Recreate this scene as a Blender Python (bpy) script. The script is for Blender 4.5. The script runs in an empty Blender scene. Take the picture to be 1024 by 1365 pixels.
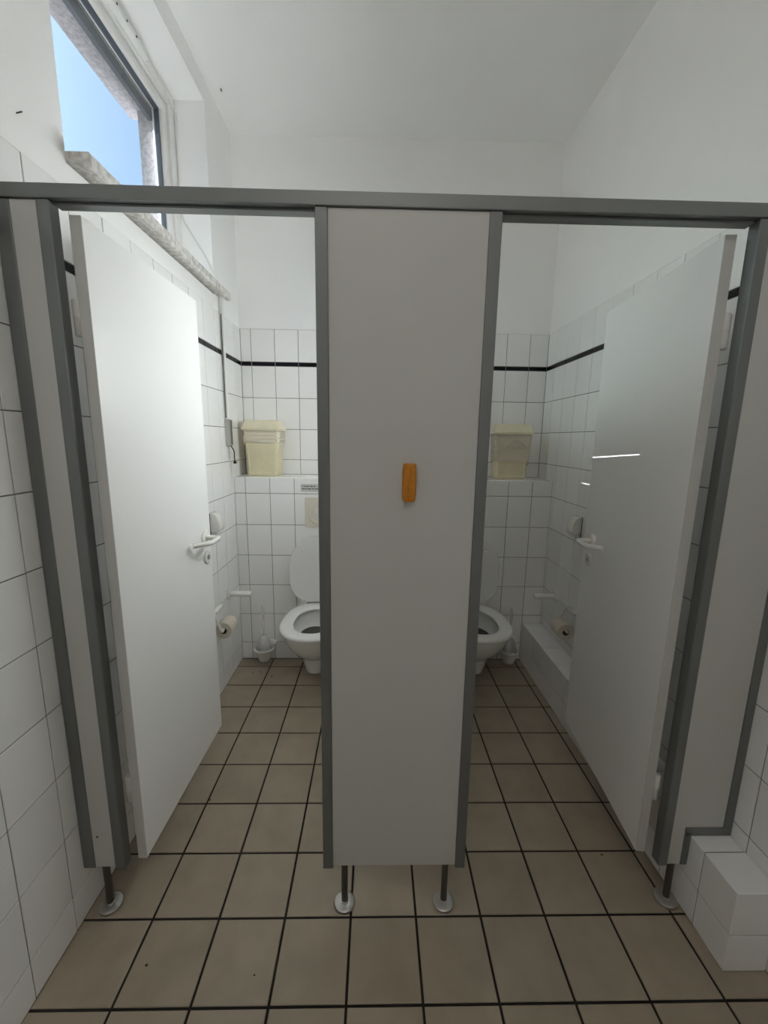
import bpy, bmesh, math, random
from mathutils import Vector, Matrix
random.seed(7)
S = bpy.context.scene
COL = S.collection
R = math.radians

# ------------------------------------------------------------------ camera
cam_d = bpy.data.cameras.new('camera')
cam = bpy.data.objects.new('camera', cam_d); COL.objects.link(cam)
S.camera = cam
YAW, PITCH, ROLL, FPX = 0.0220, 0.1766, 0.0151, 545.92
cam_d.sensor_fit = 'HORIZONTAL'; cam_d.sensor_width = 36.0
cam_d.lens = 36.0 * FPX / 1024.0
cam_d.clip_start = 0.02; cam_d.clip_end = 200
cyw, syw, cp, sp, cr, sr = math.cos(YAW), math.sin(YAW), math.cos(PITCH), math.sin(PITCH), math.cos(ROLL), math.sin(ROLL)
def _w(x, y, z):                        # yawed frame -> world
    return Vector((x*cyw + y*syw, -x*syw + y*cyw, z))
fwd = _w(0, cp, -sp); right0 = _w(1, 0, 0); up0 = _w(0, sp, cp)
right = right0*cr + up0*sr              # rolled camera axes
up = up0*cr - right0*sr
M = Matrix((right, up, -fwd)).transposed().to_4x4()
M.translation = Vector((0.8807, -1.0, 1.4716))
cam.matrix_world = M

# ------------------------------------------------------------------ sky, sun, exposure
W = bpy.data.worlds.new('sky'); S.world = W; W.use_nodes = True
nt = W.node_tree; nt.nodes.clear()
o = nt.nodes.new('ShaderNodeOutputWorld'); bg = nt.nodes.new('ShaderNodeBackground')
sky = nt.nodes.new('ShaderNodeTexSky'); sky.sky_type = 'NISHITA'; sky.sun_disc = False
sky.sun_elevation = math.atan2(0.758, 1.001); sky.sun_rotation = math.atan2(-1.0, 0.045)
sky.air_density = 1.0; sky.dust_density = 8.0; sky.ozone_density = 1.0
wb = nt.nodes.new('ShaderNodeMix'); wb.data_type = 'RGBA'; wb.blend_type = 'MULTIPLY'; wb.inputs['Factor'].default_value = 1.0
wb.inputs['B'].default_value = (0.74, 1.05, 1.28, 1)          # white balance of the whole sky
nt.links.new(sky.outputs[0], wb.inputs['A']); nt.links.new(wb.outputs['Result'], bg.inputs['Color']); bg.inputs['Strength'].default_value = 0.037
nt.links.new(bg.outputs[0], o.inputs['Surface'])

sun_d = bpy.data.lights.new('sun', 'SUN'); sun = bpy.data.objects.new('sun', sun_d); COL.objects.link(sun)
sun_d.energy = 8.7; sun_d.angle = R(0.3); sun_d.color = (0.96, 1.0, 1.035)
SUN = Vector((1.0, -0.045, -0.758))
sun.rotation_euler = SUN.to_track_quat('-Z', 'Y').to_euler(); sun.location = (-6, 1, 6)

S.view_settings.view_transform = 'Standard'; S.view_settings.look = 'None'
S.view_settings.gamma = 1.0; S.view_settings.use_curve_mapping = False
S.view_settings.exposure = 2.45
S.cycles.max_bounces = 20; S.cycles.diffuse_bounces = 14; S.cycles.glossy_bounces = 6; S.cycles.transparent_max_bounces = 16

# ------------------------------------------------------------------ dimensions (metres)
XR, YB, YL, LH, CH = 2.003, 1.8055, 1.565, 1.2246, 3.245     # right wall, back wall, ledge front, ledge height, ceiling
YF = -2.3                                                     # wall behind the camera
TW, RH, H0 = 0.152, 0.2008, 0.1197                            # tile column, tile row, first row
BX, BH, BY = 1.879, 0.2675, -0.106                            # boxing along the right wall
PY0, PY1, PZ0, PZ1 = 0.060, 0.090, 0.162, 2.0                 # partition front, back, bottom, top
STR0 = H0 + 9*RH; STR1 = STR0 + 0.026; TOPZ = STR1 + RH       # black stripe, tile top
ROWS = [(0.0, H0, 'w')] + [(H0+i*RH, H0+(i+1)*RH, 'w') for i in range(9)] + [(STR0, STR1, 'k'), (STR1, TOPZ, 'w')]
WIN_Y0, WIN_Y1, WIN_Z0, WIN_Z1 = 0.335, 1.42, 2.23, 3.14
G = 0.0017                                                    # half a wall joint

# ------------------------------------------------------------------ materials
def mat(name, color, rough=0.5, metal=0.0, noise=0.0, nscale=20, bump=0.0, bscale=200, spec=0.5, coat=0.0, color2=None, trans=0.0, sss=0.0):
    m = bpy.data.materials.new(name); m.use_nodes = True
    t = m.node_tree; b = t.nodes['Principled BSDF']
    b.inputs['Base Color'].default_value = (*color, 1); b.inputs['Roughness'].default_value = rough
    b.inputs['Metallic'].default_value = metal; b.inputs['Specular IOR Level'].default_value = spec
    b.inputs['Coat Weight'].default_value = coat; b.inputs['Coat Roughness'].default_value = 0.05
    if sss: b.inputs['Subsurface Weight'].default_value = sss; b.inputs['Subsurface Radius'].default_value = (0.01, 0.008, 0.006)
    tcn = t.nodes.new('ShaderNodeTexCoord')
    if noise > 0:
        n = t.nodes.new('ShaderNodeTexNoise'); n.inputs['Scale'].default_value = nscale; n.inputs['Detail'].default_value = 6
        t.links.new(tcn.outputs['Object'], n.inputs['Vector'])
        mx = t.nodes.new('ShaderNodeMix'); mx.data_type = 'RGBA'
        c2 = color2 or tuple(max(0, c*(1-noise)) for c in color)
        r = t.nodes.new('ShaderNodeValToRGB'); r.color_ramp.elements[0].position = 0.35; r.color_ramp.elements[1].position = 0.65
        t.links.new(n.outputs['Fac'], r.inputs['Fac']); t.links.new(r.outputs['Color'], mx.inputs['Factor'])
        mx.inputs['A'].default_value = (*color, 1); mx.inputs['B'].default_value = (*c2, 1)
        t.links.new(mx.outputs['Result'], b.inputs['Base Color'])
    if bump > 0:
        n2 = t.nodes.new('ShaderNodeTexNoise'); n2.inputs['Scale'].default_value = bscale; n2.inputs['Detail'].default_value = 3
        t.links.new(tcn.outputs['Object'], n2.inputs['Vector'])
        bp = t.nodes.new('ShaderNodeBump'); bp.inputs['Strength'].default_value = bump; bp.inputs['Distance'].default_value = 0.002
        t.links.new(n2.outputs['Fac'], bp.inputs['Height']); t.links.new(bp.outputs['Normal'], b.inputs['Normal'])
    return m
def tile_mat(name, color, rough, var, bump, bscale, spot=None, coat=0.0):
    """glaze with a slight shade change from tile to tile"""
    m = mat(name, color, rough, bump=bump, bscale=bscale, coat=coat, spec=0.5 if color[0] > 0.1 else 0.2)
    t = m.node_tree; b = t.nodes['Principled BSDF']
    oi = t.nodes.new('ShaderNodeObjectInfo'); hs = t.nodes.new('ShaderNodeHueSaturation')
    mr = t.nodes.new('ShaderNodeMapRange'); mr.inputs['To Min'].default_value = 1-var; mr.inputs['To Max'].default_value = 1+var
    t.links.new(oi.outputs['Random'], mr.inputs['Value']); t.links.new(mr.outputs['Result'], hs.inputs['Value'])
    hs.inputs['Color'].default_value = (*color, 1)
    if spot:
        tcn = t.nodes.new('ShaderNodeTexCoord'); n = t.nodes.new('ShaderNodeTexNoise'); n.inputs['Scale'].default_value = spot[0]; n.inputs['Detail'].default_value = 8
        ad = t.nodes.new('ShaderNodeVectorMath'); ad.operation = 'ADD'
        t.links.new(tcn.outputs['Object'], ad.inputs[0]); t.links.new(oi.outputs['Location'], ad.inputs[1]); t.links.new(ad.outputs[0], n.inputs['Vector'])
        mx = t.nodes.new('ShaderNodeMix'); mx.data_type = 'RGBA'; mx.inputs['A'].default_value = (*color, 1); mx.inputs['B'].default_value = (*spot[1], 1)
        r = t.nodes.new('ShaderNodeValToRGB'); r.color_ramp.elements[0].position = 0.38; r.color_ramp.elements[1].position = 0.68
        t.links.new(n.outputs['Fac'], r.inputs['Fac']); t.links.new(r.outputs['Color'], mx.inputs['Factor']); t.links.new(mx.outputs['Result'], hs.inputs['Color'])
    t.links.new(hs.outputs['Color'], b.inputs['Base Color'])
    return m
def clear_mat(name, tint, fac, rough=0.02, haze=0.0):
    m = bpy.data.materials.new(name); m.use_nodes = True; t = m.node_tree; t.nodes.clear()
    out = t.nodes.new('ShaderNodeOutputMaterial'); tr = t.nodes.new('ShaderNodeBsdfTransparent'); gl = t.nodes.new('ShaderNodeBsdfGlossy')
    lw = t.nodes.new('ShaderNodeLayerWeight'); pw = t.nodes.new('ShaderNodeMath'); pw.operation = 'POWER'; pw.inputs[1].default_value = 5.0
    fr = t.nodes.new('ShaderNodeMath'); fr.operation = 'MULTIPLY_ADD'; fr.inputs[1].default_value = 0.5; fr.inputs[2].default_value = fac
    lw.inputs['Blend'].default_value = 0.5
    t.links.new(lw.outputs['Facing'], pw.inputs[0]); t.links.new(pw.outputs[0], fr.inputs[0])
    tr.inputs['Color'].default_value = (*tint, 1); gl.inputs['Roughness'].default_value = rough
    mx = t.nodes.new('ShaderNodeMixShader'); t.links.new(fr.outputs[0], mx.inputs[0]); t.links.new(tr.outputs[0], mx.inputs[1]); t.links.new(gl.outputs[0], mx.inputs[2])
    last = mx
    if haze:
        df = t.nodes.new('ShaderNodeBsdfDiffuse'); df.inputs['Color'].default_value = (0.9, 0.9, 0.9, 1)
        m2 = t.nodes.new('ShaderNodeMixShader'); m2.inputs[0].default_value = haze
        t.links.new(mx.outputs[0], m2.inputs[1]); t.links.new(df.outputs[0], m2.inputs[2]); last = m2
    t.links.new(last.outputs[0], out.inputs['Surface'])
    return m
MT = dict(
    tile=tile_mat('white_wall_tile', (0.895, 0.895, 0.89), 0.16, 0.02, 0.06, 30),
    black=tile_mat('black_tile', (0.006, 0.006, 0.009), 0.25, 0.1, 0.04, 40),
    grout=mat('grey_grout', (0.22, 0.215, 0.21), 0.9, noise=0.25, nscale=40),
    floor=tile_mat('beige_floor_tile', (0.385, 0.325, 0.248), 0.36, 0.05, 0.12, 60, spot=(9, (0.335, 0.28, 0.21))),
    fgrout=mat('dark_floor_grout', (0.022, 0.017, 0.013), 0.9, noise=0.4, nscale=30),
    plaster=mat('white_plaster', (0.925, 0.925, 0.92), 0.85, noise=0.012, nscale=4, bump=0.25, bscale=120, spec=0.2),
    stucco=mat('rough_grey_stucco', (0.50, 0.48, 0.50), 0.95, noise=0.35, nscale=60, bump=1.0, bscale=90, spec=0.1),
    alu=mat('satin_aluminium', (0.23, 0.24, 0.242), 0.45, metal=0.7, bump=0.02, bscale=300),
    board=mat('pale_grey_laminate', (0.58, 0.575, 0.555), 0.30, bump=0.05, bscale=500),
    leaf=mat('white_door_laminate', (0.89, 0.89, 0.88), 0.30, bump=0.02, bscale=400),
    edge=mat('grey_shaded_edge', (0.55, 0.53, 0.50), 0.45),
    nylon=mat('white_nylon', (0.80, 0.795, 0.76), 0.25),
    ceramic=mat('white_ceramic', (0.80, 0.80, 0.785), 0.08, coat=0.4),
    seat=mat('white_seat_plastic', (0.82, 0.82, 0.81), 0.18),
    cream=mat('cream_plastic', (0.74, 0.68, 0.47), 0.42, noise=0.06, nscale=15),
    cream_lid=mat('pale_cream_plastic', (0.78, 0.73, 0.54), 0.40, noise=0.06, nscale=15),
    beige=mat('beige_plastic', (0.72, 0.68, 0.58), 0.4),
    orange=mat('orange_plastic', (0.62, 0.23, 0.012), 0.35, noise=0.15, nscale=120),
    steel=mat('stainless_steel', (0.55, 0.54, 0.52), 0.30, metal=1.0),
    rod=mat('dull_dark_steel', (0.13, 0.115, 0.10), 0.45, metal=0.8),
    water=mat('dark_water', (0.05, 0.05, 0.048), 0.05),
    dark=mat('black_rubber', (0.015, 0.015, 0.016), 0.6),
    gasket=mat('grey_window_gasket', (0.10, 0.115, 0.14), 0.6),
    pvc=mat('white_window_plastic', (0.78, 0.78, 0.765), 0.28),
    stone=mat('mottled_stone', (0.80, 0.78, 0.745), 0.40, noise=0.4, nscale=48, color2=(0.50, 0.475, 0.44)),
    paper=mat('recycled_toilet_paper', (0.70, 0.64, 0.55), 0.95, noise=0.06, nscale=60, bump=0.3, bscale=250, spec=0.1),
    core=mat('brown_cardboard', (0.09, 0.06, 0.04), 0.9),
    bristle=mat('white_bristle', (0.72, 0.71, 0.68), 0.8, bump=0.9, bscale=200),
    print_=mat('grey_print', (0.10, 0.10, 0.10), 0.7),
    label=mat('pale_paper_label', (0.56, 0.56, 0.53), 0.6),
    dirt=mat('brown_dirt', (0.05, 0.032, 0.02), 0.95),
    glass=clear_mat('window_glass', (0.985, 0.99, 0.99), 0.03),
    clear=clear_mat('clear_plastic', (0.97, 0.97, 0.972), 0.06, 0.08, haze=0.30),
)
def bag_mat():
    m = mat('thin_white_bag', (0.90, 0.87, 0.78), 0.30)
    t = m.node_tree; b = t.nodes['Principled BSDF']; out = t.nodes['Material Output']
    tr = t.nodes.new('ShaderNodeBsdfTransparent'); mx = t.nodes.new('ShaderNodeMixShader'); mx.inputs[0].default_value = 0.42
    t.links.new(tr.outputs[0], mx.inputs[1]); t.links.new(b.outputs[0], mx.inputs[2]); t.links.new(mx.outputs[0], out.inputs['Surface'])
    return m
MT['bag'] = bag_mat()

# ------------------------------------------------------------------ mesh helpers
def box(bm, x0, x1, y0, y1, z0, z1, bev=0.0):
    v = [bm.verts.new(p) for p in ((x0,y0,z0),(x1,y0,z0),(x1,y1,z0),(x0,y1,z0),(x0,y0,z1),(x1,y0,z1),(x1,y1,z1),(x0,y1,z1))]
    f = [bm.faces.new([v[i] for i in q]) for q in ((3,2,1,0),(4,5,6,7),(0,1,5,4),(1,2,6,5),(2,3,7,6),(3,0,4,7))]
    if bev > 0:
        es = {e for fa in f for e in fa.edges}
        bmesh.ops.bevel(bm, geom=list(es), offset=bev, segments=2, affect='EDGES', profile=0.5)
def prism(bm, poly, z0, z1, axis='z', bev=0.0):
    """closed outline extruded along an axis; poly in the two other axes"""
    def pt(a, b, c):
        return {'z': (a, b, c), 'y': (a, c, b), 'x': (c, a, b)}[axis]
    lo = [bm.verts.new(pt(a, b, z0)) for a, b in poly]; hi = [bm.verts.new(pt(a, b, z1)) for a, b in poly]
    n = len(poly); fs = []
    fs.append(bm.faces.new(lo)); fs.append(bm.faces.new(hi))
    for i in range(n): fs.append(bm.faces.new((lo[i], lo[(i+1) % n], hi[(i+1) % n], hi[i])))
    bmesh.ops.recalc_face_normals(bm, faces=fs)
    if bev > 0:
        es = {e for fa in fs[:2] for e in fa.edges}
        bmesh.ops.bevel(bm, geom=list(es), offset=bev, segments=2, affect='EDGES', profile=0.5)
def tube(bm, pts, rad, seg=12, cap=True):
    pts = [Vector(p) for p in pts]; n = len(pts)
    rads = rad if isinstance(rad, (list, tuple)) else [rad]*n
    rings = []; prev = None
    for i, p in enumerate(pts):
        d = (pts[min(i+1, n-1)] - pts[max(i-1, 0)]).normalized()
        if prev is None:
            a = d.orthogonal().normalized()
        else:
            a = (prev - d*prev.dot(d)).normalized()
        prev = a; b = d.cross(a)
        rings.append([bm.verts.new(p + (a*math.cos(2*math.pi*k/seg) + b*math.sin(2*math.pi*k/seg))*rads[i]) for k in range(seg)])
    fs = []
    for i in range(n-1):
        for k in range(seg):
            fs.append(bm.faces.new((rings[i][k], rings[i][(k+1) % seg], rings[i+1][(k+1) % seg], rings[i+1][k])))
    if cap:
        fs.append(bm.faces.new(list(reversed(rings[0])))); fs.append(bm.faces.new(rings[-1]))
    bmesh.ops.recalc_face_normals(bm, faces=fs)
def lathe(bm, prof, c=(0,0,0), axis='z', seg=28, closed=False):
    """prof: (radius, height) list turned about an axis through c"""
    c = Vector(c); rings = []
    def pt(r, h, a):
        x, y = r*math.cos(a), r*math.sin(a)
        return c + Vector({'z': (x, y, h), 'y': (x, h, y), 'x': (h, x, y)}[axis])
    for r, h in prof:
        rings.append([bm.verts.new(pt(max(r, 1e-5), h, 2*math.pi*k/seg)) for k in range(seg)])
    fs = []; m = len(rings)
    for i in range(m if closed else m-1):
        A, B = rings[i], rings[(i+1) % m]
        for k in range(seg): fs.append(bm.faces.new((A[k], A[(k+1) % seg], B[(k+1) % seg], B[k])))
    if not closed:
        if prof[0][0] > 1e-4: fs.append(bm.faces.new(rings[0]))
        if prof[-1][0] > 1e-4: fs.append(bm.faces.new(rings[-1]))
    bmesh.ops.remove_doubles(bm, verts=[v for r in rings for v in r], dist=1e-6)
    bmesh.ops.recalc_face_normals(bm, faces=[f for f in fs if f.is_valid])
def loft(bm, rings, cap0=True, cap1=True):
    vs = [[bm.verts.new(p) for p in r] for r in rings]; n = len(vs[0]); fs = []
    for i in range(len(vs)-1):
        for k in range(n): fs.append(bm.faces.new((vs[i][k], vs[i][(k+1) % n], vs[i+1][(k+1) % n], vs[i+1][k])))
    if cap0: fs.append(bm.faces.new(vs[0]))
    if cap1: fs.append(bm.faces.new(vs[-1]))
    bmesh.ops.recalc_face_normals(bm, faces=fs)
def smooth_path(pts, n=6):
    """Catmull-Rom through the points"""
    P = [Vector(p) for p in pts]; P = [P[0]*2-P[1]] + P + [P[-1]*2-P[-2]]; out = []
    for i in range(1, len(P)-2):
        for k in range(n):
            t = k/n; a, b, c, d = P[i-1], P[i], P[i+1], P[i+2]
            out.append(0.5*((2*b) + (c-a)*t + (2*a-5*b+4*c-d)*t*t + (3*b-a-3*c+d)*t**3))
    out.append(P[-2]); return out
def B(): return bmesh.new()
def obj(name, bm, m, parent=None, smooth=False, label=None):
    me = bpy.data.meshes.new(name); bm.to_mesh(me); bm.free(); me.materials.append(MT[m] if isinstance(m, str) else m)
    if smooth:
        for p in me.polygons: p.use_smooth = True
        me.set_sharp_from_angle(angle=R(38))
    o = bpy.data.objects.new(name, me); COL.objects.link(o)
    if parent: o.parent = parent
    if label: o['label'] = label
    return o
def tag(o, label, cat, group=None):
    o['label'] = label; o['category'] = cat
    if group: o['group'] = group
    return o
def thing(name, label, cat, loc=(0,0,0), rz=0.0, group=None):
    o = bpy.data.objects.new(name, None); COL.objects.link(o); o.location = loc; o.rotation_euler = (0,0,rz); o.empty_display_size = 0.05
    return tag(o, label, cat, group)
def struct(name, bm, m, label, cat):
    o = obj(name, bm, m); o['kind'] = 'structure'; return tag(o, label, cat)

# tiles: one shared mesh per size
_tiles = {}
def tile_mesh(w, h, t, m, bev):
    key = (round(w, 4), round(h, 4), t, m)
    if key not in _tiles:
        bm = B(); c = min(bev, w*0.2, h*0.2)
        lo = [bm.verts.new((x, y, -0.004)) for x, y in ((0,0),(w,0),(w,h),(0,h))]
        mid = [bm.verts.new((x, y, t-c*0.6)) for x, y in ((0,0),(w,0),(w,h),(0,h))]
        hi = [bm.verts.new((x, y, t)) for x, y in ((c,c),(w-c,c),(w-c,h-c),(c,h-c))]
        for A, Bq in ((lo, mid), (mid, hi)):
            for k in range(4): bm.faces.new((A[k], A[(k+1) % 4], Bq[(k+1) % 4], Bq[k]))
        bm.faces.new(hi)
        me = bpy.data.meshes.new('tile'); bm.to_mesh(me); bm.free(); me.materials.append(MT[m]); _tiles[key] = me
    return _tiles[key]
def tiles(parent, org, u, v, cells, bm_far=None, t=0.0, bev=0.0012, g=G, wob=0.0011, name='tile'):
    """cells: (u0, u1, v0, v1, material); org + u*U + v*V, tile faces at the plane itself"""
    U, V = Vector(u), Vector(v); N = U.cross(V); O = Vector(org)
    for (u0, u1, v0, v1, m) in cells:
        gu = g + (0.0012 if m == 'black' else 0.0)
        w, h = u1-u0-2*gu, v1-v0-2*g
        if w < 0.004 or h < 0.004: continue
        me = tile_mesh(w, h, t, m, bev)
        p = O + U*(u0+gu) + V*(v0+g) + N*random.uniform(-0.0004, 0.0001)
        a, b = random.uniform(-wob, wob), random.uniform(-wob, wob)
        N2 = (N + U*a + V*b).normalized(); U2 = (U - N2*U.dot(N2)).normalized(); V2 = N2.cross(U2)
        mw = Matrix((U2, V2, N2)).transposed().to_4x4(); mw.translation = p
        if bm_far is not None:
            n0 = len(bm_far.verts); bm_far.from_mesh(me); bm_far.verts.ensure_lookup_table()
            for q in bm_far.verts[n0:]: q.co = mw @ q.co
            continue
        o = bpy.data.objects.new(name, me); COL.objects.link(o); o.parent = parent; o.matrix_world = mw
def cuts(a, b, first, step):
    """edges of a grid of the given step through 'first', clipped to a..b"""
    k = math.floor((a-first)/step + 1e-6); e = [a]; x = first + (k+1)*step
    while x < b - 1e-6:
        if x - a > 1e-6: e.append(x)
        x += step
    e.append(b); return [(e[i], e[i+1]) for i in range(len(e)-1)]

# ------------------------------------------------------------------ the room shell
PL = 0.007       # plaster sits this far behind the tile faces
NEAR = -0.62     # tiles one by one from here on
def grid(cols, rows): return [(c0, c1, r0, r1, 'black' if k == 'k' else 'tile') for c0, c1 in cols for r0, r1, k in rows]
def far_tiles(parent, sets, m='tile'):
    bm = B()
    for args in sets: tiles(parent, *args, bm_far=bm)
    o = obj('tile_field', bm, m, parent); o['kind'] = 'stuff'; return o

# floor
bm = B(); box(bm, -0.01, XR+0.01, YF, YB, -0.12, -0.0035)
floor = struct('floor', bm, 'fgrout', 'brown beige square tiled washroom floor with dark joints', 'floor')
FT = 0.2038; fcols = [(-0.0045, 0.2074)] + cuts(0.2074, XR+0.0045, 0.2074, FT); frows = cuts(-0.78, YL, 0.0388, FT)
tiles(floor, (0,0,0), (1,0,0), (0,1,0), [(a, b, c, d, 'floor') for a, b in fcols for c, d in frows if not (a >= BX and c > BY)], g=0.0036, bev=0.002, wob=0.0008)
far_tiles(floor, [((0,0,0), (1,0,0), (0,1,0), [(a, b, c, d, 'floor') for a, b in fcols for c, d in cuts(YF, -0.78, 0.0388, FT)], )], 'floor')

# ceiling
bm = B(); box(bm, -0.30, XR+0.2, YF-0.2, YB+0.2, CH, CH+0.15)
struct('ceiling', bm, 'plaster', 'smooth white painted ceiling above both toilet cubicles', 'ceiling')

# left wall with the high window openings (inner leaf), stucco outer leaf as its part
WINS = [(WIN_Y0, WIN_Y1)]
def pierced(bm, x0, x1, ya, yb, z0, z1, holes, hz0, hz1):
    y = ya
    for a, b in holes:
        box(bm, x0, x1, y, a, z0, z1); box(bm, x0, x1, a, b, z0, hz0); box(bm, x0, x1, a, b, hz1, z1); y = b
    box(bm, x0, x1, y, yb, z0, z1)
bm = B(); pierced(bm, -0.23, -PL, YF-0.2, YB+0.2, -0.12, CH, WINS, WIN_Z0, WIN_Z1)
wall_l = struct('wall_left', bm, 'plaster', 'left wall tiled white to head height with plaster and high window above', 'wall')
bm = B(); pierced(bm, -0.30, -0.2301, YF-0.2, YB+0.2, -0.12, CH+0.1, [(a+0.09, b-0.09) for a, b in WINS], WIN_Z0+0.02, 3.03)
obj('stucco_face', bm, 'stucco', wall_l, label='rough grey exterior stucco around the window')
bm = B(); box(bm, -PL, -0.0028, YF, YB, 0, TOPZ); obj('grout', bm, 'grout', wall_l)
lcols = cuts(NEAR, YB, -0.142, TW)
tiles(wall_l, (0,0,0), (0,1,0), (0,0,1), grid(lcols, ROWS))
far_tiles(wall_l, [((0,0,0), (0,1,0), (0,0,1), [c for c in grid(cuts(YF, NEAR, -0.142, TW), ROWS) if c[4] == 'tile'])])

# right wall
bm = B(); box(bm, XR+PL, XR+0.2, YF-0.2, YB+0.2, -0.12, CH)
wall_r = struct('wall_right', bm, 'plaster', 'right wall with white tiles, a black tile stripe and bright plaster above', 'wall')
bm = B(); box(bm, XR+0.0028, XR+PL, YF, YB, 0, TOPZ); obj('grout', bm, 'grout', wall_r)
rc = [(-b, -a) for a, b in cuts(NEAR, YB, 0.6155, TW)]
tiles(wall_r, (XR,0,0), (0,-1,0), (0,0,1), [c for c in grid(rc, ROWS) if not (c[3] < BH and -c[1] > BY)])
far_tiles(wall_r, [((XR,0,0), (0,-1,0), (0,0,1), [c for c in grid([(-b, -a) for a, b in cuts(YF, NEAR, 0.6155, TW)], ROWS) if c[4] == 'tile'])])

# back wall
bm = B(); box(bm, -0.23, XR+0.2, YB+PL, YB+0.2, -0.12, CH)
wall_b = struct('wall_back', bm, 'plaster', 'back wall above the ledge with white tiles, black stripe and plaster', 'wall')
bm = B(); box(bm, -0.003, XR+0.003, YB+0.0028, YB+PL, LH-0.05, TOPZ); obj('grout', bm, 'grout', wall_b)
brows = [(max(a, LH), b, k) for a, b, k in ROWS if b > LH+0.01]
bcols = cuts(0.0, 1.0, 0.067, TW) + cuts(1.0, XR, 1.731, TW)
tiles(wall_b, (0,YB,0), (1,0,0), (0,0,1), grid(bcols, brows))

# wall behind the camera
bm = B(); box(bm, -0.23, XR+0.2, YF-0.2, YF, -0.12, CH)
struct('wall_front', bm, 'plaster', 'plain white plaster wall facing the cubicles', 'wall')

# added fill lamp, unseen behind the camera, brightens the front panels
t = thing('fill_lamp', 'added round fill lamp on the ceiling, unseen behind the camera', 'lamp', (0.85, -1.35, CH))
bm = B(); lathe(bm, [(0.0, -0.0005), (0.17, -0.0005), (0.172, -0.010), (0.17, -0.022), (0.0, -0.022)], (0,0,0), 'z', 40); obj('fill_lamp_base', bm, 'pvc', t, True)
em = bpy.data.materials.new('fill_lamp_glow'); em.use_nodes = True; eb = em.node_tree.nodes['Principled BSDF']
eb.inputs['Base Color'].default_value = (0.8, 0.8, 0.78, 1); eb.inputs['Emission Color'].default_value = (1.0, 0.955, 0.90, 1); eb.inputs['Emission Strength'].default_value = 3.5
bm = B(); lathe(bm, [(0.155, -0.0225), (0.150, -0.045), (0.125, -0.070), (0.080, -0.088), (0.0, -0.095)], (0,0,0), 'z', 40); obj('fill_lamp_shade', bm, em, t, True)

# tiled ledge (installation wall) behind the toilets
bm = B(); box(bm, -0.001, XR+0.001, YL+0.0028, YB, 0, LH-0.0028)
ledge = struct('wall_ledge', bm, 'grout', 'low white tiled installation wall with a flat shelf on top', 'ledge')
lrows = [(a, min(b, LH), k) for a, b, k in ROWS if a < LH-0.01]
tiles(ledge, (0,YL,0), (1,0,0), (0,0,1), grid(cuts(0.0, 1.0, 0.067, TW) + cuts(1.0, XR, 1.725, TW), lrows))
tiles(ledge, (0,YL,LH), (1,0,0), (0,1,0), [(a, b, c, d, 'tile') for a, b in cuts(0.0, XR, 0.067, TW) for c, d in ((0.0, 0.2), (0.2, YB-YL))])
# tiled boxing along the right wall
bm = B(); box(bm, BX+0.0028, XR, BY+0.0028, YL, 0, BH-0.0028)
boxing = struct('wall_boxing', bm, 'grout', 'low white tiled pipe boxing running along the right wall', 'boxing')
by = cuts(BY, YL, 0.010, TW)
tiles(boxing, (BX,0,0), (0,-1,0), (0,0,1), [(-b, -a, c, d, 'tile') for a, b in by for c, d in ((0, H0+0.005), (H0+0.005, BH))])
tiles(boxing, (BX,0,BH), (1,0,0), (0,1,0), [(0, XR-BX, a, b, 'tile') for a, b in by])
tiles(boxing, (BX,BY,0), (1,0,0), (0,0,1), [(0, XR-BX, c, d, 'tile') for c, d in ((0, H0+0.005), (H0+0.005, BH))])

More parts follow.
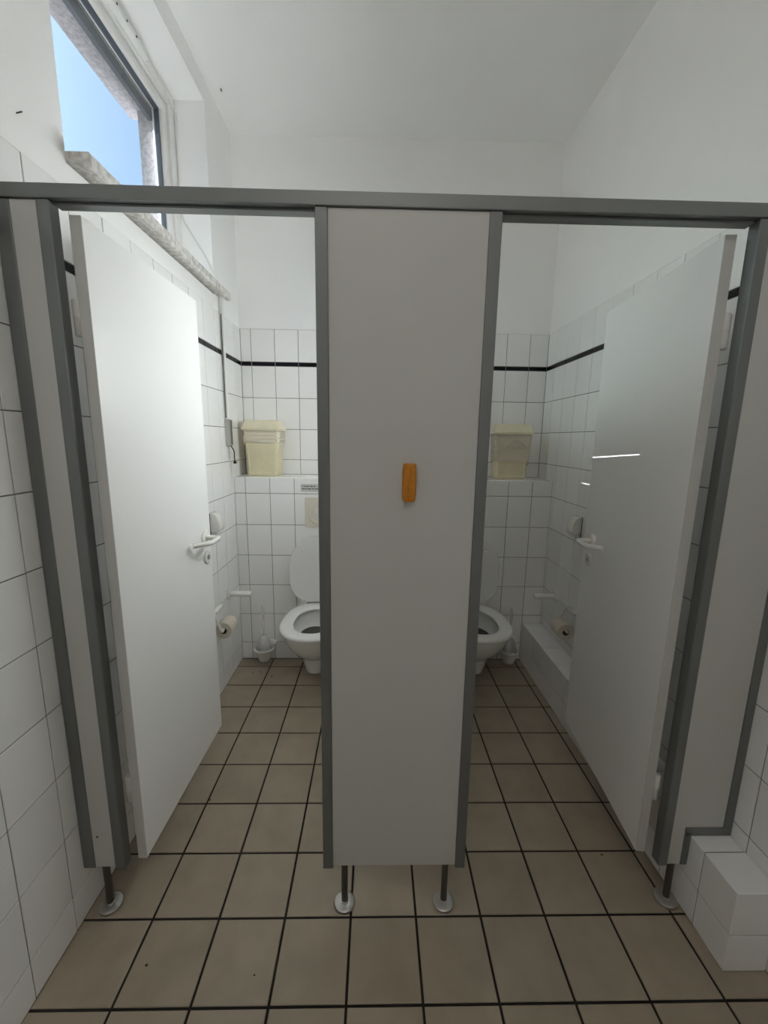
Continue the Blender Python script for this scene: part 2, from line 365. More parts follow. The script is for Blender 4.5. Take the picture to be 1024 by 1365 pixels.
# ------------------------------------------------------------------ windows
def window(name, y0, y1, full, label):
    z0, z1 = WIN_Z0+0.03, WIN_Z1
    w = bpy.data.objects.new(name, None); COL.objects.link(w); w['kind'] = 'structure'; tag(w, label, 'window'); w.location = (-0.2, y0, z0)
    bpy.context.view_layer.update()
    inv = w.matrix_world.inverted()
    def part(nm, bm, m, parent=w, sm=False, lb=None):
        for v in bm.verts: v.co = inv @ v.co
        return obj(nm, bm, m, w, sm, lb)
    def ring(bm, x0, x1, a0, a1, b0, b1, t, bev):
        box(bm, x0, x1, a0, a1, b0, b0+t, bev); box(bm, x0, x1, a0, a1, b1-t, b1, bev)
        box(bm, x0, x1, a0, a0+t, b0+t, b1-t, bev); box(bm, x0, x1, a1-t, a1, b0+t, b1-t, bev)
    bm = B(); ring(bm, -0.229, -0.160, y0+0.001, y1-0.001, z0, z1-0.001, 0.06, 0.004); part('window_frame', bm, 'pvc')
    bm = B(); ring(bm, -0.222, -0.172, y0+0.0645, y1-0.0645, z0+0.0645, z1-0.0655, 0.048, 0.006); part('sash', bm, 'pvc')
    bm = B(); ring(bm, -0.215, -0.182, y0+0.0605, y1-0.0605, z0+0.0605, z1-0.0615, 0.0045, 0.0); ring(bm, -0.207, -0.186, y0+0.112, y1-0.112, z0+0.112, z1-0.113, 0.009, 0.0); part('gasket', bm, 'gasket')
    bm = B(); box(bm, -0.2, -0.194, y0+0.115, y1-0.115, z0+0.115, z1-0.116); part('pane', bm, 'glass')
    # exterior trim of the frame, grey, under the stucco head
    bm = B(); box(bm, -0.250, -0.2305, y0+0.09, y1-0.09, 2.985, 3.028); part('outer_head_strip', bm, 'gasket')
    # stone sill with a downturned nose
    s0, s1 = y0-0.003, y1+0.045
    poly = [(-0.16, 2.236), (0.044, 2.236), (0.044, 2.214), (0.062, 2.214), (0.066, 2.218), (0.066, 2.250), (0.060, 2.257), (-0.16, 2.257)]
    bm = B(); prism(bm, [(x, z) for x, z in poly[:]], y0+0.001, y1-0.001, 'y')
    front = [(-0.0065, 2.236), (0.044, 2.236), (0.044, 2.214), (0.062, 2.214), (0.066, 2.218), (0.066, 2.250), (0.060, 2.257), (-0.0065, 2.257)]
    prism(bm, front, s0, y0+0.001, 'y'); prism(bm, front, y1-0.001, s1, 'y')
    part('window_sill', bm, 'stone')
    return w, part
w1, wpart = window('window_1', WIN_Y0, WIN_Y1, True, 'high white framed window with stone sill above the left cubicle')
# opener rail along the top of window 1
bm = B(); box(bm, -0.1595, -0.149, 0.40, 1.40, 3.088, 3.097, 0.002); wpart('opener_rail', bm, 'pvc')
bm = B(); box(bm, -0.1595, -0.128, 0.86, 1.13, 3.082, 3.106, 0.005); wpart('opener_cover', bm, 'pvc')
bm = B(); tube(bm, [(-0.140, 0.86, 3.092), (-0.130, 0.835, 3.084), (-0.138, 0.815, 3.098)], 0.004, 8); box(bm, -0.146, -0.134, 0.82, 0.86, 3.076, 3.081); wpart('opener_scissor', bm, 'rod')
for yy in (0.90, 0.965, 1.03):
    bm = B(); lathe(bm, [(0.004, 0), (0.004, 0.003), (0, 0.004)], (-0.128, yy, 3.092), 'x', 10); wpart('screw', bm, 'rod')

# projecting stucco lintel outside, stops short beyond the jamb
bm = B(); box(bm, -0.39, -0.3002, 0.15, 1.44, 3.0596, 3.22, 0.001)
obj('outer_lintel', bm, 'stucco', wall_l)

# ------------------------------------------------------------------ front partition
def foot(parent, x, y, ztop):
    bm = B(); lathe(bm, [(0.010, 0.008), (0.010, ztop+0.01)], (x, y, 0), 'z', 16); r = obj('leg', bm, 'rod', parent, True, 'dull round steel leg')
    bm = B(); lathe(bm, [(0.033, 0.0), (0.034, 0.004), (0.033, 0.009), (0.030, 0.011), (0.012, 0.012), (0.012, 0.016), (0.010, 0.017)], (x, y, 0), 'z', 32)
    obj('foot_plate', bm, 'steel', r, True, 'polished round steel foot plate')
def uprof(bm, x0, x1, z0, z1, y0=PY0, y1=PY1):
    box(bm, x0, x1, y0-0.0015, y1+0.0015, z0, z1, 0.0025)
# centre panel
p = thing('partition_panel', 'wide centre panel between the two open doors, grey edged, with orange holder', 'partition')
bm = B(); box(bm, 0.762, 1.142, PY0+0.002, PY1-0.002, PZ0+0.002, 1.999, 0.0015); obj('board', bm, 'board', p)
for a, b in ((0.732, 0.7625), (1.1415, 1.172)):
    bm = B(); uprof(bm, a, b, PZ0-0.006, 1.999); obj('edge_profile', bm, 'alu', p)
for x in (0.797, 1.115): foot(p, x, 0.077, PZ0)
# left wall panel
p = thing('partition_panel', 'narrow panel fixed to the left wall beside the left door', 'partition')
bm = B(); box(bm, 0.030, 0.100, PY0+0.002, PY1-0.002, PZ0+0.004, 1.999, 0.0015); obj('board', bm, 'board', p)
bm = B(); uprof(bm, 0.0012, 0.037, PZ0+0.002, 1.999, PY0+0.001, PY1-0.001); obj('wall_profile', bm, 'alu', p)
bm = B(); uprof(bm, 0.097, 0.127, PZ0-0.004, 1.999); obj('edge_profile', bm, 'alu', p)
foot(p, 0.056, 0.078, PZ0)
bm = B(); lathe(bm, [(0.0035, 0.0), (0.0035, -0.001), (0.0, -0.0012)], (0.052, PY0+0.0021, 0.275), 'y', 12); obj('screw', bm, 'rod', p)
# right wall panel, notched over the boxing
p = thing('partition_panel', 'panel fixed to the right wall and notched around the tiled boxing', 'partition')
NX, NZ = 1.866, 0.283
bm = B(); prism(bm, [(1.812, PZ0), (NX, PZ0), (NX, NZ), (1.985, NZ), (1.985, 1.999), (1.812, 1.999)], PY0+0.002, PY1-0.002, 'y'); obj('board', bm, 'board', p)
bm = B(); uprof(bm, 1.786, 1.815, PZ0-0.004, 1.999); obj('edge_profile', bm, 'alu', p)
bm = B(); box(bm, NX-0.010, NX+0.011, PY0-0.0015, PY1+0.0015, PZ0, NZ-0.0005, 0.002); obj('notch_profile', bm, 'alu', p)
bm = B(); box(bm, NX-0.010, XR-0.001, PY0-0.0015, PY1+0.0015, BH+0.0015, BH+0.030, 0.002); obj('notch_profile', bm, 'alu', p)
bm = B(); box(bm, XR-0.028, XR-0.0012, PY0-0.0015, PY1+0.0015, BH+0.031, 1.999, 0.002); obj('wall_profile', bm, 'alu', p)
foot(p, 1.845, 0.080, PZ0)
# head rail
t = thing('head_rail', 'grey aluminium head rail running across the tops of all front panels', 'rail', (1.0, 0.08, 2.0))
bm = B(); box(bm, 0.002-1.0, XR-0.002-1.0, PY0-0.004-0.08, 0.016, 0.0, 0.031, 0.002); obj('rail_channel', bm, 'alu', t)
bm = B(); box(bm, 0.128-1.0, 0.731-1.0, 0.0125-0.08+0.06, 0.020, -0.006, -0.0003, 0.001); obj('stop_strip', bm, 'alu', t)
bm = B(); box(bm, 1.173-1.0, 1.785-1.0, 0.0125-0.08+0.06, 0.020, -0.006, -0.0003, 0.001); obj('stop_strip', bm, 'alu', t)
# divider between the cubicles
t = thing('cubicle_divider', 'dividing panel between the two cubicles, behind the centre panel', 'partition', (1.0, 0.8, 0))
bm = B(); box(bm, -0.013, 0.013, 0.0925-0.8, YL-0.002-0.8, 0.165, 1.985, 0.0015); obj('board', bm, 'board', t)
bm = B(); box(bm, -0.015, 0.015, 0.0925-0.8, YL-0.002-0.8, 1.984, 1.997, 0.001); obj('top_profile', bm, 'alu', t)
bm = B(); lathe(bm, [(0.010, 0.0), (0.010, 0.17)], (0, 1.2-0.8, 0), 'z', 16); obj('leg', bm, 'rod', t, True)

# ------------------------------------------------------------------ cubicle doors
DZ0, DZ1 = 0.168, 1.980
def door(s, hx, hy, fx, fy, label, ns):
    """s=+1: visible face looks to +x. Built along local y from the hinge"""
    L = math.hypot(fx-hx, fy-hy); rz = math.atan2(fy-hy, fx-hx) - math.pi/2
    t = thing('cubicle_door', label, 'door', (hx, hy, DZ0), rz, 'open cubicle doors')
    H = DZ1-DZ0; TH = 0.027
    def bx(bm, a, b, *r, bev=0.0): box(bm, min(a*s, b*s), max(a*s, b*s), *r, bev)
    bm = B(); bx(bm, -TH, 0, 0.0, L, 0, H, bev=0.0012); leaf = obj('door_leaf', bm, 'leaf', t)
    bm = B(); bx(bm, -TH, 0, -0.0016, -0.0001, 0, H); obj('shaded_edge', bm, 'board', t, False, 'door hinge edge with its shade put in as grey')  # grey strip puts shade on the hinge edge of the white leaf
    # hinge knuckles between panel edge and door
    for zc in (1.757-DZ0, 0.400-DZ0):
        wx, wy = (0.134, 0.109) if s > 0 else (1.780, 0.110)
        d = Matrix.Rotation(-rz, 3, 'Z') @ Vector((wx-hx, wy-hy, 0))
        bm = B(); lathe(bm, [(0.0, -0.043), (0.010, -0.043), (0.0115, -0.041), (0.0115, -0.001), (0.0105, -0.0005), (0.0105, 0.0005), (0.0115, 0.001), (0.0115, 0.041), (0.010, 0.043), (0, 0.043)], (d.x, d.y, zc), 'z', 20)
        h = obj('hinge', bm, 'nylon', t, True, 'white cylindrical nylon hinge')
        bm = B(); box(bm, min(d.x, -(TH+0.0002)*s), max(d.x, -(TH+0.0002)*s), d.y-0.003, d.y+0.003, zc-0.036, zc+0.036, 0.001)
        obj('hinge_arm', bm, 'nylon', h)
    # U shaped lever handle on a rose, and lock rose with turn slot
    def loc(wy_, z): return (wy_-hy)/math.cos(rz), z-DZ0
    ny, nz = loc(0.632 if s > 0 else 0.642, 1.067)
    bm = B(); lathe(bm, [(0.0, 0.0), (0.0265, 0.0), (0.0275, 0.003), (0.0265, 0.008), (0.022, 0.0105), (0.0, 0.0105)], (0, 0, 0), 'x', 32)
    for v in bm.verts: v.co = Vector((v.co.x*s, v.co.y+ny, v.co.z+nz))
    bmesh.ops.recalc_face_normals(bm, faces=bm.faces)
    rose = obj('handle_rose', bm, 'nylon', t, True)
    e = ny-0.135
    path = [(0.006, ny), (0.040, ny), (0.055, ny-0.003), (0.0625, ny-0.012), (0.064, ny-0.030), (0.0645, ny-0.060), (0.064, ny-0.080), (0.059, ny-0.093), (0.044, ny-0.110), (0.026, ny-0.128), (0.019, ny-0.135)]
    bm = B(); tube(bm, smooth_path([(x*s, y, nz) for x, y in path], 5), 0.0098, 16); obj('lever', bm, 'nylon', rose, True)
    ky, kz = loc(0.645 if s > 0 else 0.655, 0.981)
    bm = B(); lathe(bm, [(0.0, 0.0), (0.0265, 0.0), (0.0275, 0.003), (0.0265, 0.007), (0.020, 0.009), (0.014, 0.0075), (0.0, 0.0075)], (0, 0, 0), 'x', 32)
    for v in bm.verts: v.co = Vector((v.co.x*s, v.co.y+ky, v.co.z+kz))
    bmesh.ops.recalc_face_normals(bm, faces=bm.faces)
    lk = obj('lock_rose', bm, 'nylon', t, True)
    bm = B(); lathe(bm, [(0.0, 0.0075), (0.010, 0.0075), (0.010, 0.010), (0.0, 0.0102)], (0, 0, 0), 'x', 20)
    for v in bm.verts: v.co = Vector((v.co.x*s, v.co.y+ky, v.co.z+kz))
    bmesh.ops.recalc_face_normals(bm, faces=bm.faces)
    bt = obj('lock_indicator', bm, 'steel', lk, True)
    bm = B(); bx(bm, 0.0101, 0.0106, ky-0.0015, ky+0.0015, kz-0.008, kz+0.008); obj('coin_slot', bm, 'dark', lk)
    return t
door(+1, 0.179, 0.088, 0.188, 0.694, 'white cubicle door on the left, standing open below the window', 0)
door(-1, 1.738, 0.100, 1.797, 0.728, 'white cubicle door on the right, standing open against the right wall', 0)

# ------------------------------------------------------------------ toilets
def egg(cx, yb, yf, hb, hm, z, n=40, ym=0.56, sq=0.62):
    """outline: flat-ish back at yb (half width hb), widest hm, round front at yf (towards -y)"""
    pts = []; ymid = yb + (yf-yb)*ym
    for k in range(n):
        a = 2*math.pi*k/n; c, s_ = math.cos(a), math.sin(a)
        if s_ <= 0:       # front half
            e = 0.92
            x = hm*math.copysign(abs(c)**e, c); y = ymid - (ymid-yf)*abs(s_)**e
        else:             # back half, squarer
            e = sq
            hw = hm + (hb-hm)*s_**1.6
            x = hw*math.copysign(abs(c)**e, c); y = ymid + (yb-ymid)*s_**e
        pts.append(Vector((cx+x, y, z)))
    return pts
def toilet(cx, label):
    t = thing('wall_hung_toilet', label, 'toilet', (0,0,0), 0, 'wall hung toilets')
    yb = YL - 0.0005
    # bowl: outer shell then inner well
    rings = [egg(cx, yb, 1.24, 0.075, 0.072, 0.085, ym=.4), egg(cx, yb, 1.205, 0.085, 0.086, 0.11, ym=.4), egg(cx, yb, 1.195, 0.10, 0.10, 0.165, ym=.4), egg(cx, yb, 1.19, 0.115, 0.112, 0.20, ym=.45), egg(cx, yb, 1.145, 0.135, 0.135, 0.235),
             egg(cx, yb, 1.085, 0.155, 0.160, 0.29), egg(cx, yb, 1.045, 0.165, 0.174, 0.34), egg(cx, yb, 1.024, 0.172, 0.181, 0.385), egg(cx, yb, 1.022, 0.172, 0.182, 0.398), egg(cx, yb-0.004, 1.027, 0.168, 0.178, 0.402),
             egg(cx, 1.43, 1.075, 0.10, 0.135, 0.402), egg(cx, 1.43, 1.08, 0.098, 0.13, 0.39), egg(cx, 1.42, 1.10, 0.09, 0.118, 0.345), egg(cx, 1.395, 1.13, 0.075, 0.095, 0.31), egg(cx, 1.38, 1.20, 0.05, 0.055, 0.29)]
    bm = B(); loft(bm, rings, True, True); obj('bowl', bm, 'ceramic', t, True)
    bm = B(); loft(bm, [egg(cx, 1.392, 1.125, 0.075, 0.095, 0.316), egg(cx, 1.392, 1.125, 0.075, 0.095, 0.317)]); obj('water', bm, 'water', t, True)
    # seat ring
    o0, o1 = (1.505, 1.005, 0.150, 0.190), (1.415, 1.082, 0.080, 0.112)
    def sr_(z, d): return egg(cx, o0[0]-d, o0[1]+d, o0[2]-d, o0[3]-d, z, 48)
    def si_(z, d): return egg(cx, o1[0]+d, o1[1]-d, o1[2]+d, o1[3]+d, z, 48)
    bm = B(); loft(bm, [si_(0.408, 0.002), sr_(0.408, 0.002), sr_(0.412, 0.0), sr_(0.420, 0.001), sr_(0.427, 0.007), sr_(0.430, 0.018), si_(0.430, 0.016), si_(0.427, 0.006), si_(0.421, 0.0), si_(0.412, 0.0), si_(0.408, 0.002)], False, False)
    bmesh.ops.remove_doubles(bm, verts=bm.verts, dist=1e-5); bmesh.ops.recalc_face_normals(bm, faces=bm.faces)
    seat = obj('seat', bm, 'seat', t, True)
    for sx_ in (-1, 1):
        bm = B(); box(bm, cx+sx_*0.12-0.012, cx+sx_*0.12+0.012, 1.05+0.05, 1.05+0.075, 0.4025, 0.4082, 0.001); obj('seat_buffer', bm, 'nylon', seat)
    # lid, raised and leaning back on the ledge
    A = R(4.5); piv = Vector((cx, 1.507, 0.432)); ca, sa = math.cos(A), math.sin(A)
    def up_(pts, d):      # plane outline (x, length, 0) -> raised
        out = []
        for q in pts:
            h = 1.507 - q.y; out.append(Vector((q.x, piv.y + h*sa + d*ca, piv.z + h*ca - d*sa)))
        return out
    def lo(d): return egg(cx, 1.505-d, 1.078+d, 0.138-d, 0.192-d, 0, 64, 0.52, 0.38)
    bm = B(); loft(bm, [up_(lo(0.004), -0.013), up_(lo(0.0), -0.009), up_(lo(0.0), -0.002), up_(lo(0.006), 0.004), up_(lo(0.02), 0.005)]); lid = obj('lid', bm, 'seat', t, True)
    for sx_ in (-1, 1):
        h = 0.345; bm = B(); lathe(bm, [(0.013, 0), (0.013, -0.008), (0.009, -0.013), (0, -0.014)], (cx+sx_*0.098, piv.y+h*sa-0.0128, piv.z+h*ca), 'y', 16); obj('lid_buffer', bm, 'nylon', lid, True)
        bm = B(); tube(bm, [(cx+sx_*0.098-0.028, 1.512, 0.437), (cx+sx_*0.098+0.028, 1.512, 0.437)], 0.012, 14); box(bm, cx+sx_*0.098-0.014, cx+sx_*0.098+0.014, 1.50, 1.53, 0.4025, 0.436, 0.003); obj('hinge', bm, 'seat', t, True)
    return t
toilet(0.532, 'white wall-hung toilet with raised lid in the brighter left cubicle')
toilet(1.488, 'white wall-hung toilet with raised lid in the darker right cubicle')

# flush plate and small sticker above the left toilet
t = thing('flush_plate', 'beige square flush plate with round ringed button above left toilet', 'flush plate', (0.535, YL, 1.007))
bm = B(); box(bm, -0.097, 0.097, -0.012, -0.0004, -0.095, 0.095, 0.003); obj('plate', bm, 'beige', t)
bm = B(); lathe(bm, [(0.078, -0.0115), (0.078, -0.014), (0.074, -0.0165), (0.068, -0.014), (0.052, -0.0135), (0.050, -0.016), (0.046, -0.016), (0.044, -0.0135), (0.0, -0.0135)], (0,0,0), 'y', 40); obj('dial', bm, 'beige', t, True)
bm = B(); lathe(bm, [(0.034, -0.0130), (0.034, -0.019), (0.030, -0.0215), (0.0, -0.022)], (0,0,0), 'y', 32); obj('button', bm, 'nylon', t, True, 'pale round push button')
t = thing('sticker', 'small grey sticker with two lines of print on tile above flush plate', 'sticker', (0.475, YL-0.0004, 1.162))
bm = B(); box(bm, -0.062, 0.062, -0.0012, -0.0002, -0.024, 0.024); obj('paper', bm, 'label', t)
for z, segs in ((0.010, ((-0.056, -0.052), (-0.046, -0.034), (-0.031, -0.012), (-0.006, 0.012), (0.016, 0.028))), (-0.006, ((-0.056, -0.040), (-0.037, -0.026), (-0.022, 0.004), (0.008, 0.022), (0.026, 0.05)))):
    bm = B()
    for a, b in segs: box(bm, a, b, -0.0016, -0.0011, z-0.003, z+0.003)
    obj('print_line', bm, 'print_', t)

# ------------------------------------------------------------------ sanitary bins on the ledge
def rrect(w, d, r, z, cx=0, cy=0, n=5):
    pts = []
    for sx_, sy_, a0 in ((1, 1, 0), (-1, 1, 90), (-1, -1, 180), (1, -1, 270)):
        for k in range(n):
            a = R(a0 + 90*k/(n-1)); pts.append(Vector((cx+sx_*(w/2-r)+r*math.cos(a), cy+sy_*(d/2-r)+r*math.sin(a), z)))
    return pts
def waste_bin(x, y, rz, label, kind):
    t = thing('waste_bin', label, 'bin', (x, y, LH+0.0005), rz, 'cream bins on the ledge')
    bm = B(); loft(bm, [rrect(0.190, 0.118, 0.016, 0.0), rrect(0.197, 0.124, 0.018, 0.004), rrect(0.200, 0.127, 0.018, 0.022), rrect(0.196, 0.123, 0.018, 0.0225), rrect(0.226, 0.150, 0.022, 0.285), rrect(0.220, 0.144, 0.02, 0.285), rrect(0.192, 0.118, 0.016, 0.02)], True, True)
    body = obj('bin_body', bm, 'cream', t, True)
    for sx_ in (-1, 1):      # corner ribs on the front
        bm = B(); tube(bm, [(sx_*0.079, -0.0615, 0.023), (sx_*0.091, -0.0745, 0.275)], 0.0035, 8); obj('rib', bm, 'cream', body, True)
    # liner bag folded over the rim
    drop = 0.085 if kind == 'low' else 0.18; n = 64; rings = []
    rnd = random.Random(5 if kind == 'low' else 9)
    ph = [rnd.uniform(0, 6.28) for _ in range(6)]
    for i in range(22):
        f = i/21; z = 0.287 - drop*f; k = z/0.285
        base = rrect(0.196+0.030*k+0.006, 0.123+0.027*k+0.006, 0.024, z, n=16); ring = []
        for j, q in enumerate(base):
            a = 2*math.pi*j/len(base)
            amp = 0.0042*(0.3+f)
            wv = math.sin(z*260+2*math.sin(a*3+ph[0])+ph[1])*0.5 + math.sin(z*420+3*math.sin(a*2+ph[2]))*0.35 + math.sin(a*11+z*60+ph[3])*0.3
            nrm = Vector((q.x, q.y, 0)).normalized(); zz = q.z + (0.010*math.sin(a*2+ph[4])+0.006*math.sin(a*5+ph[5]))*f
            ring.append(Vector((q.x, q.y, zz)) + nrm*(amp*wv + 0.004))
        rings.append(ring)
    bm = B(); loft(bm, rings, False, False); obj('liner_bag', bm, 'bag', t, True, 'creased translucent bin liner')
    if kind != 'low':        # knotted corner of the bag
        bm = B(); c0 = Vector((0.0, -0.086, 0.262))
        for dx, dz, w in ((-0.045, -0.050, 0.016), (0.012, -0.055, 0.012), (0.085, -0.050, 0.010)):
            pth = smooth_path([c0, c0+Vector((dx*0.5, -0.006, dz*0.4)), c0+Vector((dx, 0.006, dz))], 5)
            tube(bm, pth, [0.005+(w-0.005)*(k/(len(pth)-1)) for k in range(len(pth))], 10)
            bmesh.ops.scale(bm, vec=(1, 1, 1), verts=bm.verts)
        for v in bm.verts: v.co.y = -0.084 + (v.co.y+0.084)*0.45
        obj('bag_knot', bm, 'bag', t, True)
    # overhanging lid with sloping sides
    bm = B(); loft(bm, [rrect(0.236, 0.160, 0.02, 0.288), rrect(0.250, 0.172, 0.022, 0.288), rrect(0.252, 0.174, 0.022, 0.300), rrect(0.246, 0.168, 0.022, 0.304), rrect(0.222, 0.128, 0.020, 0.346), rrect(0.210, 0.112, 0.018, 0.352), rrect(0.18, 0.09, 0.014, 0.3525)], True, True)
    lid = obj('bin_lid', bm, 'cream_lid', t, True)
    bm = B(); box(bm, -0.085, 0.085, -0.0795, -0.074, 0.306, 0.3085, 0.001); obj('lid_lip', bm, 'cream_lid', lid)
waste_bin(0.158, 1.708, R(-4), 'cream plastic bin on the ledge in the left cubicle, smooth front', 'low')
waste_bin(1.766, 1.716, R(-5), 'cream bin on the right cubicle ledge with bag hanging low and knotted', 'knot')

# ------------------------------------------------------------------ small fittings, mirrored on both side walls
def fit(s): return (lambda d: d) if s > 0 else (lambda d: XR-d)
def vec(s, d, y, z): return Vector((d if s > 0 else XR-d, y, z))
GR = ('left', 'right')
def dispenser(s, y, z0, z1, label):
    t = thing('wall_dispenser', label, 'dispenser', (0 if s > 0 else XR, y, z0), 0, 'white wall dispensers')
    H = z1-z0; prof = [(0.046, H*0.20), (0.050, H*0.24)]
    for k in range(13):
        a = (math.pi/2)*k/12; prof.append((0.012+0.040*math.cos(a), H*0.34 + H*0.66*math.sin(a)))
    poly = [(0.0006, H*0.20)] + prof + [(0.0006, H)]
    bm = B(); prism(bm, [(s*d, z) for d, z in poly], -0.036, 0.036, 'y', 0.003); obj('cover', bm, 'nylon', t, True)
    bm = B(); box(bm, min(s*0.0006, s*0.036), max(s*0.0006, s*0.036), -0.030, 0.030, 0.0, H*0.195, 0.004); obj('push_bar', bm, 'seat', t)
    bm = B(); box(bm, min(s*0.0003, s*0.004), max(s*0.0003, s*0.004), -0.037, 0.037, H*0.02, H*1.0, 0.001); obj('shadow_gap', bm, 'gasket', t)  # dark plate draws the shadow line where the cover meets the wall
dispenser(+1, 1.190, 0.945, 1.068, 'white rounded dispenser on the left wall behind the door handle')
dispenser(-1, 1.185, 0.955, 1.070, 'white rounded dispenser on the right wall behind the door handle')
def peg(s, y, z, L, label):
    t = thing('spare_roll_peg', label, 'holder', (0 if s > 0 else XR, y, z), 0, 'spare roll pegs')
    bm = B(); lathe(bm, [(0.0, 0.0006), (0.034, 0.0006), (0.035, 0.004), (0.033, 0.009), (0.018, 0.012), (0.0, 0.012)], (0,0,0), 'x', 30)
    for v in bm.verts: v.co.x *= s
    bmesh.ops.recalc_face_normals(bm, faces=bm.faces); obj('rose', bm, 'nylon', t, True)
    bm = B(); lathe(bm, [(0.0, 0.010), (0.0165, 0.010), (0.0165, L-0.003), (0.0145, L), (0.0, L)], (0,0,0), 'x', 20)
    for v in bm.verts: v.co.x *= s
    bmesh.ops.recalc_face_normals(bm, faces=bm.faces); obj('peg', bm, 'nylon', t, True)
peg(+1, 1.372, 0.535, 0.135, 'empty white peg projecting from the left wall near the corner')
peg(-1, 1.378, 0.530, 0.135, 'empty white peg projecting from the right wall near the corner')
def paper(s, y0, y1, zc, near, d, label_h, label_r):
    X = 0 if s > 0 else XR
    t = thing('paper_holder', label_h, 'holder', (X, (y0+y1)/2, zc), 0, 'toilet paper holders')
    ym = (y0+y1)/2; zt = 0.102
    bm = B(); box(bm, min(s*0.0006, s*0.030), max(s*0.0006, s*0.030), y0-ym+0.004, y1-ym+0.004, zt-0.010, zt+0.008, 0.004); obj('bracket', bm, 'nylon', t, True)
    e = (y0-ym-0.010) if near else (y1-ym+0.010); inn = 1 if near else -1
    path = [(0.018, e+0.014*inn, zt), (0.022, e, zt-0.004), (0.034, e-0.004*inn, zt-0.030), (0.050, e-0.004*inn, 0.020), (d-0.002, e-0.002*inn, 0.004), (d, e+0.010*inn, 0.009)]
    bm = B(); tube(bm, smooth_path([(s*a, b, c) for a, b, c in path], 5), 0.0085, 12); obj('arm', bm, 'nylon', t, True)
    bm = B(); tube(bm, [(s*d, e+0.008*inn, 0.0095), (s*d, (y1-ym+0.014) if near else (y0-ym-0.016), 0.0095)], 0.0085, 12); obj('rod', bm, 'nylon', t, True)
    r = thing('toilet_roll', label_r, 'toilet paper', (X+s*d, ym, zc), 0, 'toilet rolls on holders')
    h = (y1-y0)/2; Ro, Ri = 0.046, 0.019
    bm = B(); lathe(bm, [(Ri, -h), (Ro-0.001, -h), (Ro, -h+0.001), (Ro, h-0.001), (Ro-0.001, h), (Ri, h)], (0,0,0), 'y', 40, closed=True); obj('paper_body', bm, 'paper', r, True)
    bm = B(); lathe(bm, [(Ri-0.0012, -h+0.0005), (Ri, -h+0.0005), (Ri, h-0.0005), (Ri-0.0012, h-0.0005)], (0,0,0), 'y', 30, closed=True); obj('core', bm, 'core', r, True)
paper(+1, 1.102, 1.205, 0.427, True, 0.060, 'white toilet paper holder on the left wall, arm at its front', 'beige toilet roll hanging beside the left toilet')
paper(-1, 1.086, 1.186, 0.436, False, 0.063, 'white toilet paper holder on right wall above the tiled boxing', 'beige toilet roll hanging above the tiled boxing on the right')
# toilet brush sets on the ledge front
def brush(x, zr, label_h, label_b, hh):
    t = thing('brush_holder', label_h, 'brush holder', (x, YL, zr), 0, 'toilet brush holders'); c = -0.078
    bm = B(); lathe(bm, [(0.054, -0.006), (0.060, -0.004), (0.064, 0.002), (0.062, 0.009), (0.057, 0.010), (0.054, 0.004)], (0, c, 0), 'z', 36, closed=True); obj('ring', bm, 'nylon', t, True)
    bm = B(); box(bm, 0.030, 0.060, c+0.045, -0.0006, -0.004, 0.016, 0.004); box(bm, 0.016, 0.064, -0.008, -0.0005, -0.018, 0.026, 0.003); obj('bracket', bm, 'nylon', t, True)
    bm = B(); lathe(bm, [(0.0, -0.078), (0.030, -0.078), (0.038, -0.070), (0.052, -0.020), (0.055, -0.002), (0.0525, -0.002), (0.049, -0.020), (0.035, -0.066), (0.0, -0.068)], (0, c, 0), 'z', 36); obj('cup', bm, 'nylon', t, True)
    b = thing('toilet_brush', label_b, 'toilet brush', (x, YL+c, zr-0.066), 0, 'toilet brushes')
    bm = B(); lathe(bm, [(0.0, 0.0), (0.024, 0.006), (0.034, 0.025), (0.036, 0.060), (0.030, 0.082), (0.010, 0.090), (0.0, 0.091)], (0,0,0), 'z', 30); obj('bristles', bm, 'bristle', b, True)
    bm = B(); lathe(bm, [(0.043, 0.080), (0.041, 0.105), (0.034, 0.135), (0.022, 0.155), (0.010, 0.163), (0.010, 0.165), (0.0235, 0.157), (0.0355, 0.136), (0.0425, 0.105), (0.0445, 0.080)], (0,0,0), 'z', 36, closed=True); obj('splash_guard', bm, 'clear', b, True, 'clear bell shaped splash guard')
    bm = B(); tube(bm, [(0,0,0.085), (0,0,0.16), (0,0,hh-0.11), (0,0,hh-0.10), (0,0,hh-0.06), (0,0,hh-0.02), (0,0,hh)], [0.004, 0.004, 0.0045, 0.008, 0.010, 0.008, 0.003], 12)
    for v in bm.verts: v.co.y *= 0.6
    obj('handle', bm, 'clear', b, True, 'clear plastic handle')
brush(0.168, 0.112, 'white brush holder on the wall left of the left toilet', 'toilet brush with clear handle standing left of the left toilet', 0.375)
brush(1.775, 0.102, 'white brush holder on the wall right of the right toilet', 'toilet brush with clear handle standing right of the right toilet', 0.375)

# ------------------------------------------------------------------ window opener lever on the left wall, cable on the reveal
t = thing('window_opener', 'white opener conduit with steel crank running down the left wall', 'window opener', (0, 1.472, 1.33))
bm = B(); box(bm, 0.0006, 0.017, -0.013, 0.013, 1.577-1.33, 2.234-1.33, 0.003); obj('conduit', bm, 'pvc', t)
bm = B(); tube(bm, [(0.010, -0.020, 1.577-1.33), (0.010, -0.020, 2.10-1.33), (0.010, -0.017, 2.14-1.33), (0.010, -0.005, 2.150-1.33)], 0.003, 8); obj('pull_rod', bm, 'rod', t, True)
bm = B(); box(bm, 0.0006, 0.030, -0.020, 0.030, 1.418-1.33, 1.572-1.33, 0.004); obj('gear_box', bm, 'steel', t)
bm = B(); box(bm, 0.0305, 0.033, -0.003, 0.003, 1.425-1.33, 1.566-1.33, 0.0005); obj('gear_slot', bm, 'rod', t)
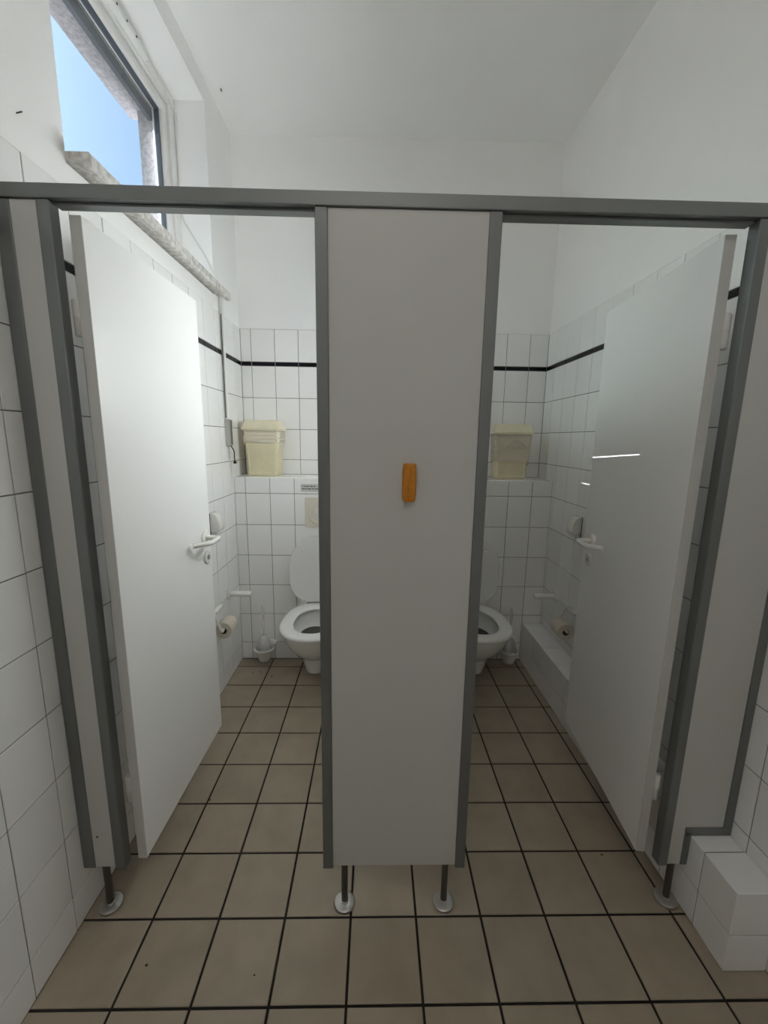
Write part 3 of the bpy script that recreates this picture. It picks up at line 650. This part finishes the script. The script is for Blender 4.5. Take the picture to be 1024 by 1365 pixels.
bm = B(); tube(bm, smooth_path([(0.016, 0.012, 1.424-1.33), (0.020, 0.030, 1.405-1.33), (0.024, 0.046, 1.385-1.33), (0.024, 0.050, 1.345-1.33), (0.024, 0.052, 1.325-1.33)], 4), 0.0035, 10); obj('crank_arm', bm, 'rod', t, True)
bm = B(); lathe(bm, [(0.0, 0.0), (0.010, 0.004), (0.010, 0.012), (0.004, 0.020), (0.0, 0.021)], (0.024, 0.054, 1.308-1.33), 'z', 16); obj('crank_knob', bm, 'dark', t, True)
bm = B(); tube(bm, [(0.010, 0.004, 1.420-1.33), (0.010, 0.006, 1.335-1.33)], 0.0025, 8); obj('lower_rod', bm, 'steel', t, True)
bm = B(); tube(bm, smooth_path([(-0.150, 1.4125, 3.08), (-0.154, 1.4125, 2.80), (-0.152, 1.4125, 2.62), (-0.109, 1.4125, 2.529), (-0.051, 1.4125, 2.435), (-0.008, 1.4125, 2.347), (0.008, 1.418, 2.300), (0.012, 1.43, 2.262)], 6), 0.0045, 10)
tag(obj('opener_cable', bm, 'pvc', None, True), 'thin white cable bowing down the far window reveal', 'cable')

# ------------------------------------------------------------------ orange holder on the centre panel
t = thing('orange_holder', 'small orange plastic holder stuck on the centre panel', 'holder', (0.968, PY0+0.002, 1.312))
bm = B(); outl = []
rings = []
for z, k in ((0.0, 0.80), (0.004, 0.90), (0.020, 0.97), (0.050, 1.0), (0.075, 0.98), (0.088, 0.93), (0.0885, 0.86)):
    w, d = 0.0185*k, 0.022*k
    rings.append([Vector((-w, -0.0005, z)), Vector((-w, -d*0.55, z)), Vector((-w*0.72, -d*0.92, z)), Vector((-0.0022, -d, z)), Vector((0.0, -d+0.0012, z)), Vector((0.0022, -d, z)), Vector((w*0.72, -d*0.92, z)), Vector((w, -d*0.55, z)), Vector((w, -0.0005, z))])
loft(bm, rings); obj('body', bm, 'orange', t, True)
bm = B(); loft(bm, [[Vector((x, y, z)) for x, y in ((-0.0165, -0.0006), (-0.0165, -0.012), (-0.011, -0.0195), (0.011, -0.0195), (0.0165, -0.012), (0.0165, -0.0006))] for z in (0.0888, 0.096)] + [[Vector((x*0.8, y*0.85, 0.0985)) for x, y in ((-0.0165, -0.0006), (-0.0165, -0.012), (-0.011, -0.0195), (0.011, -0.0195), (0.0165, -0.012), (0.0165, -0.0006))]])
obj('cap', bm, 'orange', t, False, 'lighter orange cap')

# ------------------------------------------------------------------ specks of dirt on the floor, nail in the plaster
for i, (x, y, r) in enumerate(((0.250, -0.075, 0.0045), (0.560, -0.10, 0.003), (1.716, 0.226, 0.004), (0.214, 0.462, 0.0045), (0.12, 1.39, 0.0055), (0.155, 1.41, 0.004), (0.168, 1.385, 0.003), (0.247, 1.352, 0.006))):
    bm = B(); pts = []
    for k in range(7): a = 2*math.pi*k/7; q = r*random.uniform(0.6, 1.2); pts.append((x+q*math.cos(a), y+q*0.8*math.sin(a)))
    prism(bm, pts, 0.0004, 0.0014, 'z')
    lab = ('dark crumb on floor tile near the lower left corner', 'tiny dark crumb on tile left of the centre panel', 'dark crumb on tile beside the right door', 'dark crumb in a floor joint beside the left door',
           'dark speck on floor below the left brush holder, leftmost', 'dark speck on floor below the left brush holder, middle', 'dark speck on floor below the left brush holder, smallest', 'dark speck on the floor joint in front of left brush holder')[i]
    tag(obj('dirt_speck', bm, 'dirt'), lab, 'dirt', 'specks of dirt on the floor')
bm = B(); tube(bm, [(-PL-0.001, 0.174, 2.242), (0.006, 0.176, 2.247)], 0.0015, 8); tag(obj('wall_nail', bm, 'rod'), 'small nail in the plaster left of the window', 'nail')
bm = B(); tube(bm, [(0.057, 1.49, CH+0.0005), (0.057, 1.49, CH-0.008), (0.062, 1.487, CH-0.013)], 0.0022, 8); tag(obj('ceiling_hook', bm, 'rod'), 'tiny hook in the ceiling above the left cubicle', 'hook')
